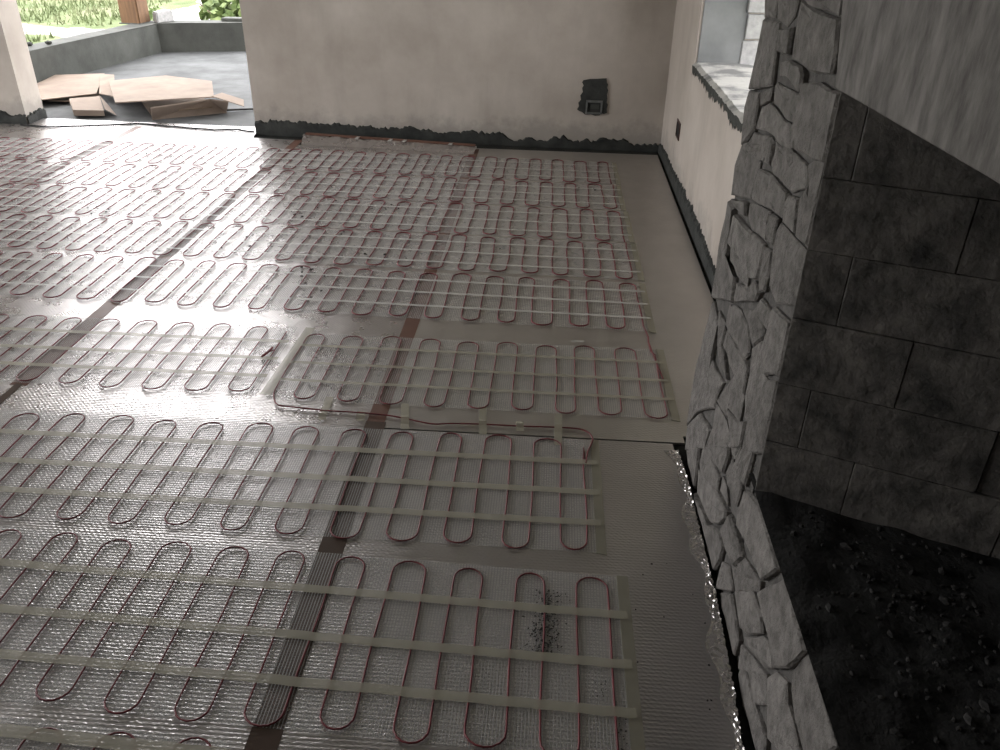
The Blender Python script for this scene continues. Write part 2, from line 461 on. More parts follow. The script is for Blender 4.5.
def shrub(name, loc, h, r, nleaf, label, seed, leafsize=.09):
    rnd = random.Random(seed); root = empty(name, loc)
    L = Vector(loc)
    for k in range(6):
        a = rnd.uniform(0, 6.28); tip = L + Vector((math.cos(a) * r * .7, math.sin(a) * r * .7, h * rnd.uniform(.7, 1)))
        link('stem', tube_mesh('stem', [L, L.lerp(tip, .5) + Vector((0, 0, h * .12)), tip], .012, 5), M['twig'], root)
    verts, faces = [], []
    for k in range(nleaf):
        a = rnd.uniform(0, 6.28); q = rnd.random() ** .5; zz = rnd.random()
        c = L + Vector((math.cos(a) * r * q * (1 - .4 * zz), math.sin(a) * r * q * (1 - .4 * zz), h * (.15 + .9 * zz)))
        d = Vector((rnd.gauss(0, 1), rnd.gauss(0, 1), rnd.gauss(.4, .7))).normalized(); s = d.orthogonal().normalized() * leafsize * .32; d *= leafsize
        n = len(verts); verts += [c - d * .5, c + s, c + d * .6, c - s]; faces.append((n, n + 1, n + 2, n + 3))
    me = bpy.data.meshes.new('foliage'); me.from_pydata(verts, [], faces)
    f = link('foliage', me, M['leaf'], root); f['kind'] = 'stuff'
    return tag(root, label, 'shrub')
shrub('leafy_shrub', (-5.05, 13.6, gz(-5.05, 13.6)), .82, .75, 900, 'bright green leafy shrub beyond the parapet beside the plaster wall', 2, .15)
shrub('leafy_shrub', (-6.35, 13.4, gz(-6.35, 13.4)), .55, .38, 220, 'sparse low shrub outside between the white block and the leafy shrub', 5, .11)
# planter stone on the parapet near the wall
bm = bmesh.new(); bx(bm, -3.95, -3.55, 10.14, 10.30, .29, .335)
bmesh.ops.bevel(bm, geom=bm.edges[:], offset=.008, segments=1, affect='EDGES')
tag(obj('coping_slab', bm, M['cement']), 'thin dark cement slab lying on the parapet near the plaster wall', 'slab')

# wooden post on the parapet corner
post = empty('timber_post', (-4.83, 9.86, .30))
def post_pts(z, s=1): return [(-4.728 , 9.705, z), (-4.705, 9.94, z), (-4.94, 9.975, z), (-4.965, 9.74, z)]
bm = bmesh.new(); prism(bm, post_pts(.296), post_pts(3.70))
bmesh.ops.bevel(bm, geom=[e for e in bm.edges if abs(e.verts[0].co.z - e.verts[1].co.z) > 1], offset=.012, segments=2, affect='EDGES')
obj('shaft', bm, M['wood'], post)
bm = bmesh.new(); plan(bm, [(-4.715, 9.69), (-4.69, 9.955), (-4.95, 9.99), (-4.98, 9.725)], .294, .306); obj('footing_mortar', bm, M['cement'], post)
tag(post, 'squared orange-brown timber post standing on the parapet corner', 'post')
# white stone block beside the post
bm = bmesh.new(); prism(bm, [(-4.665, 9.90, .296), (-4.575, 9.83, .296), (-4.47, 10.06, .296), (-4.60, 10.12, .296)], [(-4.66, 9.91, .41), (-4.58, 9.85, .405), (-4.475, 10.05, .42), (-4.60, 10.10, .425)])
bmesh.ops.bevel(bm, geom=bm.edges[:], offset=.012, segments=2, affect='EDGES')
tag(obj('stone_block', bm, M['white_stone']), 'small white stone block on the parapet beside the timber post', 'block')
bm = bmesh.new()
bmesh.ops.create_icosphere(bm, subdivisions=1, radius=.03, matrix=Matrix.Translation((-4.86, 8.05, .318)) @ Matrix.Diagonal((1.3, 1, .7, 1)))
tag(obj('rubble_piece', bm, M['cement_dark']), 'dark rubble piece on the parapet, nearer the timber post', 'rubble')
bm = bmesh.new()
bmesh.ops.create_icosphere(bm, subdivisions=1, radius=.03, matrix=Matrix.Translation((-4.98, 7.93, .318)) @ Matrix.Diagonal((1.3, 1, .7, 1)))
tag(obj('rubble_piece', bm, M['cement_dark']), 'dark rubble piece on the parapet, nearer the left plaster pier', 'rubble')

# ---------------------------------------------------------------- cardboard on the terrace
def sheet(name, pts, t, m, parent=None, label=None, wob=.006, seed=1):
    rnd = random.Random(seed)
    bm = bmesh.new()
    P = [(x, y, z + rnd.uniform(-wob, wob)) for x, y, z in pts]
    prism(bm, [(x, y, z - t) for x, y, z in P], P)
    bmesh.ops.triangulate(bm, faces=[f for f in bm.faces if len(f.verts) > 4])
    o = obj(name, bm, m, parent)
    if label: tag(o, label, 'cardboard')
    return o
a = empty('cardboard_sheet', (-4.3, 7.3, -.012))
sheet('panel', [(-4.80, 7.93, .05), (-4.299, 7.919, .07), (-3.968, 7.10, .05), (-4.288, 6.782, .055), (-4.6, 6.80, .05)], .006, M['cardboard'], a)
sheet('flap', [(-4.32, 7.88, .078), (-4.10, 7.72, .10), (-3.70, 6.90, .075), (-3.93, 7.08, .058)], .005, M['cardboard'], a, seed=3)
sheet('lower_layer', [(-4.75, 7.7, .020), (-4.2, 7.7, .02), (-3.9, 6.95, .015), (-4.3, 6.9, .02)], .006, M['cardboard'], a, seed=8)
tag(a, 'flat tan cardboard sheet on the terrace beside the left plaster pier', 'cardboard')
b = empty('cardboard_box', (-3.3, 7.0, -.012))
sheet('top_panel', [(-4.02, 7.45, .10), (-3.58, 7.66, .115), (-3.06, 7.44, .12), (-2.80, 6.80, .12), (-3.02, 6.66, .125), (-3.47, 6.46, .12)], .008, M['cardboard'], b)
sheet('front_panel', [(-3.14, 6.36, .112), (-2.80, 6.71, .118), (-2.64, 6.69, .108), (-2.715, 6.80, .0), (-3.20, 6.47, .0)], .010, M['cardboard'], b, wob=.001, seed=4)
sheet('torn_flap', [(-2.80, 6.98, .115), (-2.82, 6.80, .12), (-2.55, 6.78, .05), (-2.62, 6.98, .06)], .005, M['cardboard'], b, seed=5)
sheet('bottom_panel', [(-3.7, 7.3, .0), (-3.1, 7.3, .0), (-2.75, 6.8, .0), (-3.2, 6.5, .0)], .008, M['cardboard'], b, seed=6, wob=.001)
bm = bmesh.new()
prism(bm, [(-3.02, 6.575, .045), (-2.80, 6.725, .045), (-2.80, 6.722, .055), (-3.02, 6.572, .055)], [(-3.01, 6.555, .048), (-2.79, 6.705, .048), (-2.79, 6.702, .058), (-3.01, 6.552, .058)])
obj('printed_strip', bm, M['cardboard_print'], b)
tag(b, 'flattened tan cardboard box with hanging side panel in the terrace opening', 'cardboard')
c = empty('cardboard_carton', (-3.85, 6.7, -.012))
sheet('carton_body', [(-4.08, 6.86, .055), (-3.87, 6.97, .06), (-3.60, 6.50, .05), (-3.82, 6.44, .05)], .045, M['cardboard'], c, seed=9)
sheet('end_flap', [(-3.86, 6.96, .062), (-3.72, 6.80, .03), (-3.48, 6.46, .02), (-3.60, 6.52, .055)], .004, M['cardboard'], c, seed=10)
tag(c, 'small pale carton with a folded end flap in front of the cardboard sheet', 'carton')
# black cord along the threshold
pts = [(-4.06, 6.10), (-3.82, 6.06), (-3.6, 6.12), (-3.34, 6.21), (-3.2, 6.255), (-2.86, 6.19), (-2.56, 6.14), (-2.39, 6.17), (-2.2, 6.10)]
sp = []
for i in range(len(pts) - 1):
    for k in range(4):
        t = k / 4; sp.append((pts[i][0] + (pts[i + 1][0] - pts[i][0]) * t, pts[i][1] + (pts[i + 1][1] - pts[i][1]) * t + .006 * math.sin(i * 3 + t * 6), .008))
tag(link('supply_cord', tube_mesh('supply_cord', sp, .007), M['black_rubber']), 'thin black cord lying across the opening threshold', 'cord')
pc = [(x, y + .14, -.004 + .006) for x, y in ((-2.75, 6.70), (-2.55, 6.78), (-2.4, 6.80), (-2.22, 6.86))]
tag(link('supply_cord', tube_mesh('supply_cord', pc, .008), M['black_rubber']), 'short black cord end on the terrace by the cardboard box', 'cord')

# ================================================================ FOIL UNDERLAY
T0, T1, T2 = -3.175, -1.853, -.545
def foil_sheet(poly, label, t=.006, z=0.0, m='foil'):
    bm = bmesh.new(); plan(bm, poly, z - t, z)
    return tag(obj('foil_sheet', bm, M[m]), label, 'foil underlay', 'silver foil underlay sheets')
YJ = 2.231
foil_sheet([(-6.19, YJ), (T0, YJ), (T0, 6.34), (-4.03, 6.37), (-4.03, 6.15), (-6.19, 6.20)], 'leftmost silver foil underlay strip running to the opening', z=-.0002)
foil_sheet([(T0, YJ), (T1, YJ), (T1, 5.95), (-2.215, 5.97), (-2.26, 6.30), (T0, 6.34)], 'silver foil underlay strip ending in the bright opening threshold')
foil_sheet([(T1, YJ), (T2, YJ), (T2, 5.72), (T1, 5.82)], 'silver foil underlay strip with the turned-up end at the back wall')
foil_sheet([(T2, YJ), (.478, YJ), (.478, 2.27), (.752, 2.27), (.752, 5.87), (T2, 5.89)], 'silver foil underlay strip along the right wall', m='foil_dull')
foil_sheet([(-6.19, -2.5), (T1, -2.5), (T1, YJ - .001), (-6.19, YJ - .001)], 'near left silver foil underlay sheet', m='foil_mid')
foil_sheet([(T1, -2.5), (T2 + .01, -2.5), (T2 + .01, YJ - .001), (T1, YJ - .001)], 'near silver foil underlay sheet left of the dark brown tape', m='foil_mid')
nf = foil_sheet([(T2 + .01, -2.5), (.45, -2.5), (.440, .9), (.452, 1.26), (.458, 1.53), (.450, 2.03), (.437, YJ - .010), (T2 + .01, YJ - .010)], 'near silver foil underlay sheet with crumpled edge along the stone chimney', .006, .0015, 'foil_mid')
# crumpled selvedge of the near sheet beside the stone
def crumple(name, path0, path1, nu, nv, amp, lift, m, parent, seed):
    rnd = random.Random(seed); bm = bmesh.new(); V = []
    for i in range(nu + 1):
        t = i / nu; row = []
        a = path0(t); b = path1(t)
        for j in range(nv + 1):
            s = j / nv; p = a.lerp(b, s); e = math.sin(math.pi * s) if j < nv else .4
            if 0 < j: p += Vector((rnd.uniform(-1, 1) * amp * .5, rnd.uniform(-1, 1) * amp * .6, rnd.random() ** 1.6 * lift * (s ** .7)))
            row.append(bm.verts.new(p))
        V.append(row)
    for i in range(nu):
        for j in range(nv):
            if (i + j) % 2: bm.faces.new((V[i][j], V[i + 1][j], V[i + 1][j + 1])); bm.faces.new((V[i][j], V[i + 1][j + 1], V[i][j + 1]))
            else: bm.faces.new((V[i][j], V[i + 1][j], V[i][j + 1])); bm.faces.new((V[i + 1][j], V[i + 1][j + 1], V[i][j + 1]))
    return obj(name, bm, m, parent)
def edge_x(y):
    k = [(.6, .44), (1.13, .452), (1.26, .460), (1.53, .466), (2.03, .459), (2.22, .445)]
    for (a, xa), (b, xb) in zip(k, k[1:]):
        if a <= y <= b: return xa + (xb - xa) * (y - a) / (b - a)
    return .44
tag(crumple('crumpled_edge', lambda t: Vector((edge_x(.62 + 1.56 * t) - .028 + .010 * math.sin(t * 23) + .008 * math.sin(t * 61), .62 + 1.56 * t, .0022)), lambda t: Vector((edge_x(.62 + 1.56 * t) + .002, .62 + 1.56 * t, .0035)), 240, 5, .005, .0055, M['foil_shiny'], nf, 13), 'bright crumpled foil edge')
# turned-up end of the third strip, taped
lip = crumple('foil_lip', lambda t: Vector((T1 + .05 + (T2 - T1 - .05) * t, 5.815 - .095 * t, .001)), lambda t: Vector((T1 + .01 + (T2 - T1) * t, 6.02 - .18 * t, .026)), 60, 4, .010, .010, M['foil'], None, 17)
tag(lip, 'turned-up foil end lying against the cement at the back wall', 'foil lip')

def strip(name, x0, x1, y0, y1, z, t, m, label, cat, group=None, parent=None, slant=0):
    bm = bmesh.new(); plan(bm, [(x0, y0), (x1, y0), (x1 + slant, y1), (x0 + slant, y1)], z, z + t)
    o = obj(name, bm, m, parent)
    if cat: tag(o, label, cat, group)
    elif label: tag(o, label)
    return o
BW = .031
GT = 'brown packing tapes over the foil joints'
strip('packing_tape', T0 - .034, T0 + .026, 2.3, 6.20, .0003, .0008, M['tape_brown'], 'brown tape over the leftmost foil joint, leading to the opening', 'packing tape', GT)
strip('packing_tape', T1 - .034, T1 + .030, 2.38, 5.95, .0003, .0008, M['tape_brown'], 'brown tape over the middle foil joint, through the glare', 'packing tape', GT)
strip('packing_tape', T2 - .030, T2 + .030, 2.24, 5.86, .0003, .0008, M['tape_brown'], 'brown tape over the foil joint running to the corner of the turned-up foil', 'packing tape', GT, slant=-.004)
strip('packing_tape', T2 - .020, T2 + .048, .5, 2.26, .0018, .0008, M['tape_brown_dark'], 'near dark brown tape crossing the two closest heating mats', 'packing tape', GT, slant=-.012)
strip('tape_offcut', T1 - .016, T1 + .012, 2.02, 2.39, .0003, .001, M['tape_brown_dark'], 'thin dark end of the middle brown tape at the left edge', 'packing tape', slant=-.0)
bm = bmesh.new(); prism(bm, [(T1 + .03, 6.0, .028), (T2, 5.825, .028), (T2, 5.855, .036), (T1 + .03, 6.03, .036)], [(T1 + .03, 5.998, .031), (T2, 5.823, .031), (T2, 5.853, .039), (T1 + .03, 6.028, .039)])
obj('lip_tape', bm, M['tape_brown'], lip)
for k, tx in enumerate((.33, .52, .6, .86)):
    x = T1 + (T2 - T1) * tx; y = 5.985 - .155 * tx
    bm = bmesh.new(); plan(bm, [(x - .012, y - .03), (x + .012, y - .032), (x + .02, y + .035), (x - .004, y + .035)], .034, .037); obj('clear_tape', bm, M['tape_white'], lip)

# ================================================================ HEATING MATS
CR = .0024
def heating_mat(label, x_right, x_left, top, bot, slope, leg0, spacing, first_top, tapes, tape_w, tape_mat, seed, head=(), tail=(), cr=CR, end=True, end_w=.03, top_free=None, end_ext=(.0, .0), net_left=None, wob=.004, swirl=.0, crop=None):
    """one row of the cable mat. top/bot: cable loop extremes (y at x = 0)"""
    rnd = random.Random(seed)
    root = empty('heating_mat', (x_right, (top + bot) / 2, .0012))
    ys = lambda x: slope * x
    zc = .0032 + cr
    legs = []
    x = leg0
    while x > x_left + .02: legs.append(x + rnd.uniform(-.005, .005)); x -= spacing
    rr = spacing / 2
    pts = []
    ends_y = []
    n = len(legs)
    tj = [rnd.uniform(-.010, .008) for _ in range(n + 1)]
    def leg(i, y0, y1):
        ph = rnd.uniform(0, 6.28); out = []
        am = wob * rnd.uniform(.4, 1.2)
        for k in range(7):
            t = k / 6
            lean = swirl * (t - .5) * (1 if y1 > y0 else -1)
            out.append((legs[i] + am * math.sin(ph + 3.2 * t) * math.sin(math.pi * t) + lean, y0 + (y1 - y0) * t + ys(legs[i]), zc))
        return out
    up = first_top          # first connection at the top: the first leg runs upward
    pts += list(head)
    for i in range(n):
        e = tj[i]; e0 = tj[i - 1] if i else 0
        a = rr * 1.05
        if up: y0, y1 = bot + a + (e0 if i else 0), top - a + e
        else: y0, y1 = top - a + (e0 if i else 0), bot + a + e
        if i == 0 and not head: y0 = bot - .01 if up else top + .01
        if i == 0 and head: y0 = (bot + .04) if up else (top - .04)
        pts += leg(i, y0, y1)
        if i < n - 1:
            cx = (legs[i] + legs[i + 1]) / 2; r = (legs[i] - legs[i + 1]) / 2
            for k in range(1, 8):
                th = math.pi * k / 8
                xx = cx + r * (1.06 if 2 < k < 6 else 1.03) * math.cos(th)
                pts.append((xx, y1 + (1 if up else -1) * a * math.sin(th) + ys(xx), zc))
        up = not up
    pts += list(tail)
    link('heating_cable', tube_mesh('heating_cable', pts, cr), M['cable'], root)['label'] = 'dark red looped heating cable'
    nl = net_left if net_left is not None else x_left
    bm = bmesh.new()
    xr = x_right
    q = [bm.verts.new((xx, yy + ys(xx), .0030)) for xx, yy in ((nl, bot - .004), (xr, bot - .004), (xr, top + .008), (nl, top + .008))]
    bm.faces.new(q)
    obj('fibre_net', bm, M['net_far'] if bot > 3.5 else M['net'], root)['label'] = 'fine white glass fibre net'
    for ty in tapes:
        bm = bmesh.new(); prev = None
        xs = [nl]
        for lx in reversed(legs):
            xs += [lx - .030, lx - .006, lx + .006, lx + .030]
        xs.append(xr + .004 if not end else xr + end_w * .5)
        xs = sorted(xs)
        for xx in xs:
            near = min(abs(xx - lx) for lx in legs)
            z = zc + cr + .0004
            dy = rnd.uniform(-.0012, .0012)
            cur = [bm.verts.new((xx, ty + ys(xx) - tape_w / 2 + dy, z)), bm.verts.new((xx, ty + ys(xx) + tape_w / 2 + dy, z))]
            if prev: bm.faces.new((prev[0], cur[0], cur[1], prev[1]))
            prev = cur
        obj('fixing_tape', bm, tape_mat, root)
    if end:
        bm = bmesh.new(); w0 = xr - .002
        prism(bm, [(w0, bot - .008 + end_ext[0] + ys(w0), .0034), (w0 + end_w, bot - .012 + end_ext[0] + ys(w0), .0010), (w0 + end_w - .002, top + .012 + end_ext[1] + ys(w0), .0010), (w0 - .002, top + .01 + end_ext[1] + ys(w0), .0034)],
              [(w0, bot - .008 + end_ext[0] + ys(w0), .0046), (w0 + end_w, bot - .012 + end_ext[0] + ys(w0), .0022), (w0 + end_w - .002, top + .012 + end_ext[1] + ys(w0), .0022), (w0 - .002, top + .01 + end_ext[1] + ys(w0), .0046)])
        obj('end_tape', bm, M['tape_edge'], root)['label'] = 'cream tape strip along the mat end'
    return tag(root, label, 'heating mat', 'electric heating mat rows on the foil')

SL = -.026; XLF = -4.9
def t3(bot, top, f=(.17, .47, .77)): return [bot + (top - bot) * k for k in f]
zc = .0032 + CR
S1 = .0755; S2 = .0765
heating_mat('red-cabled heating mat row closest to the back wall', .418, XLF, 5.625, 5.125, SL, .389, S2, True, t3(5.125, 5.625), .015, M['tape_white'], 1, cr=.0033, wob=.006)
heating_mat('second red-cabled heating mat row from the back wall', .418, XLF, 5.085, 4.612, SL, .391, S1, False, t3(4.612, 5.085), .015, M['tape_white'], 2, cr=.0033, wob=.006)
heating_mat('third red-cabled heating mat row from the back wall', .430, XLF, 4.575, 4.087, SL, .405, S1, True, t3(4.087, 4.575), .015, M['tape_white'], 3, cr=.0033, wob=.006)
heating_mat('fourth red-cabled heating mat row from the back wall', .436, XLF, 4.055, 3.585, SL, .411, S1, False, t3(3.585, 4.055), .015, M['tape_white'], 4, cr=.0033, wob=.006)
heating_mat('fifth heating mat row, its cable dropping to the mat end beside the chimney', .436, XLF, 3.535, 3.045, SL, .414, S2, True, [3.16, 3.30, 3.435], .016, M['tape_white'], 5, cr=.0031,
            head=[(.452, 2.62, zc), (.442, 2.72, zc), (.432, 2.83, zc), (.424, 2.93, zc), (.427, 2.98, zc), (.418, 3.06, zc)])
# sixth row, right part, fed from the lead that runs below it
lead = [(-.940, 2.44), (-.935, 2.40), (-.920, 2.36), (-.905, 2.335), (-.88, 2.322), (-.80, 2.315), (-.729, 2.307), (-.65, 2.306), (-.573, 2.303), (-.50, 2.295), (-.45, 2.283), (-.39, 2.266), (-.344, 2.258), (-.295, 2.266), (-.195, 2.272), (-.061, 2.272), (.04, 2.276), (.105, 2.276), (.14, 2.272), (.165, 2.255), (.178, 2.224), (.174, 2.19), (.160, 2.14), (.153, 2.08)]
lead3 = [(x, y, zc + .001) for x, y in lead]
heating_mat('red-cabled heating mat beside the chimney with a lead running below it', .452, -.968, 2.868, 2.372, -.004, .437, .0766, False, t3(2.372, 2.868, (.245, .51, .79)), .019, M['tape_cream'], 6,
            head=[(.424, 2.93, zc), (.425, 2.85, zc)], tail=[], net_left=-.955)
heating_mat('short-ended heating mat row at left inside the glare, with three cream tapes', -1.0, XLF, 2.920, 2.398, 0, -1.03, .0778, False, [2.518, 2.650, 2.789], .024, M['tape_cream'], 7, head=[(-1.05, 2.70, zc), (-1.033, 2.72, zc)], end=False)
heating_mat('second nearest heating mat row, ending well short of the stone chimney', .174, -4.2, 2.208, 1.684, 0, .150, .0787, False, [1.797, 1.936, 2.086], .026, M['tape_cream'], 8,
            head=list(reversed(lead3))[0:0] + [(.153, 2.09, zc)], end_w=.028)
heating_mat('nearest whole heating mat row with the sooty smudge on its net', .224, -3.6, 1.592, 1.068, -.031, .196, .0788, True, [1.182, 1.312, 1.462], .026, M['tape_cream'], 9, end_w=.030)
heating_mat('heating mat cut off by the bottom edge of the picture', -.60, -3.2, 1.012, .49, -.04, -.63, .0788, True, [.62, .75, .985], .030, M['tape_cream'], 10, end=False)
# the lead between the two mats belongs to the second nearest mat
mats = [o for o in COL.objects if o.name.startswith('heating_mat')]
second = [o for o in mats if o['label'].startswith('second nearest')][0]
def smooth_path(P, n=5):
    out = []
    for i in range(len(P) - 1):
        p0 = Vector(P[max(i - 1, 0)]); p1 = Vector(P[i]); p2 = Vector(P[i + 1]); p3 = Vector(P[min(i + 2, len(P) - 1)])
        for k in range(n):
            t = k / n
            out.append(.5 * ((2 * p1) + (-p0 + p2) * t + (2 * p0 - 5 * p1 + 4 * p2 - p3) * t * t + (-p0 + 3 * p1 - 3 * p2 + p3) * t ** 3))
    out.append(Vector(P[-1])); return out
link('lead_cable', tube_mesh('lead_cable', smooth_path(lead3), CR * 1.15), M['cable'], second)['label'] = 'dark red lead running back to the mat behind'
jt = link('cold_joint', tube_mesh('cold_joint', [(-1.062, 2.655, zc + .002), (-1.05, 2.70, zc + .002), (-1.045, 2.735, zc + .002)], .0048), M['cable'], [o for o in mats if o['label'].startswith('short-ended')][0])

# masking tape scraps
GM = 'cream masking tape scraps holding the lead'
def scrap(x, y0, y1, w, label, ang=0, m=None):
    bm = bmesh.new(); n = 10; prev = None
    for k in range(n + 1):
        t = k / n; y = y0 + (y1 - y0) * t
        hump = math.exp(-((y - 2.28) / .012) ** 2) * .009 if y0 < 2.28 < y1 else 0
        cx = x + ang * (t - .5); z = .0052 + hump
        cur = [bm.verts.new((cx - w / 2, y, z)), bm.verts.new((cx + w / 2, y, z + .0002))]
        if prev: bm.faces.new((prev[0], cur[0], cur[1], prev[1]))
        prev = cur
    return tag(obj('masking_tape', bm, m or M['tape_cream']), label, 'masking tape', GM)
scrap(-.188, 2.215, 2.385, .026, 'long cream tape scrap over the lead, second from the right', -.014)
scrap(-.062, 2.246, 2.305, .026, 'short cream tape scrap over the lead between two long ones', -.003)
scrap(.066, 2.175, 2.365, .026, 'long cream tape scrap over the lead, closest to the chimney', 0)
scrap(-.452, 2.22, 2.38, .028, 'cream tape scrap over the lead just right of the brown tape', -.026)
scrap(-.60, 2.255, 2.315, .03, 'short cream tape scrap on the lead just left of the brown tape', -.01)
scrap(-.73, 2.25, 2.40, .028, 'cream tape scrap holding the left end of the lead', -.01)
scrap(-.955, 2.39, 2.925, .040, 'long cream tape across the join of two mats at the edge of the glare', .018)
scrap(.14, 2.905, 2.918, .05, 'tiny white tape scrap on the bare foil between two mats', 0, M['tape_white'])

# ---------------------------------------------------------------- crumbs and smudge
rnd = random.Random(31)
def crumbs(name, spots, label, m):
    bm = bmesh.new()
    for x, y, r in spots:
        mt = Matrix.Translation((x, y, .0055 + r * .3)) @ Matrix.Rotation(rnd.uniform(0, 6), 4, 'Z') @ Matrix.Diagonal((rnd.uniform(.7, 1.4), rnd.uniform(.7, 1.3), .55, 1))
        bmesh.ops.create_icosphere(bm, subdivisions=1, radius=r, matrix=mt)
    return tag(obj(name, bm, m), label, 'debris', kind='stuff')
S = []
for k in range(380):
    u = rnd.gauss(0, 1); v = rnd.uniform(-1, 1)
    S.append((.040 + u * .020 + .006 * v, 1.425 + v * .10, rnd.uniform(.0006, .0027)))
for k in range(18): S.append((.172 + rnd.gauss(0, .010), 1.235 + rnd.gauss(0, .014), rnd.uniform(.0007, .002)))
for k in range(26): S.append((.205 + rnd.gauss(0, .006), 1.135 + rnd.gauss(0, .03), rnd.uniform(.0008, .0026)))
for k in range(12): S.append((.27 + rnd.uniform(-.04, .16), 1.4 + rnd.uniform(-.25, .3), rnd.uniform(.0012, .003)))
crumbs('soot_smudge', S, 'black sooty crumbs smeared on the nearest mat', M['crumb'])
S = []
for x, y, k in ((-1.356, 4.309, 9), (-1.29, 4.494, 5), (-.237, 3.892, 1), (.229, 4.93, 3), (-2.651, 5.372, 4), (-2.507, 4.26, 6), (-1.116, 3.532, 7), (-1.029, 3.352, 4), (-1.072, 4.064, 4), (-.95, 4.5, 5), (-1.5, 3.8, 6), (-.85, 3.75, 4)):
    for j in range(k): S.append((x + rnd.gauss(0, .05) * (k > 1), y + rnd.gauss(0, .05) * (k > 1), rnd.uniform(.003, .009)))
crumbs('cement_crumbs', S, 'dark cement crumbs scattered over the far mats', M['crumb'])

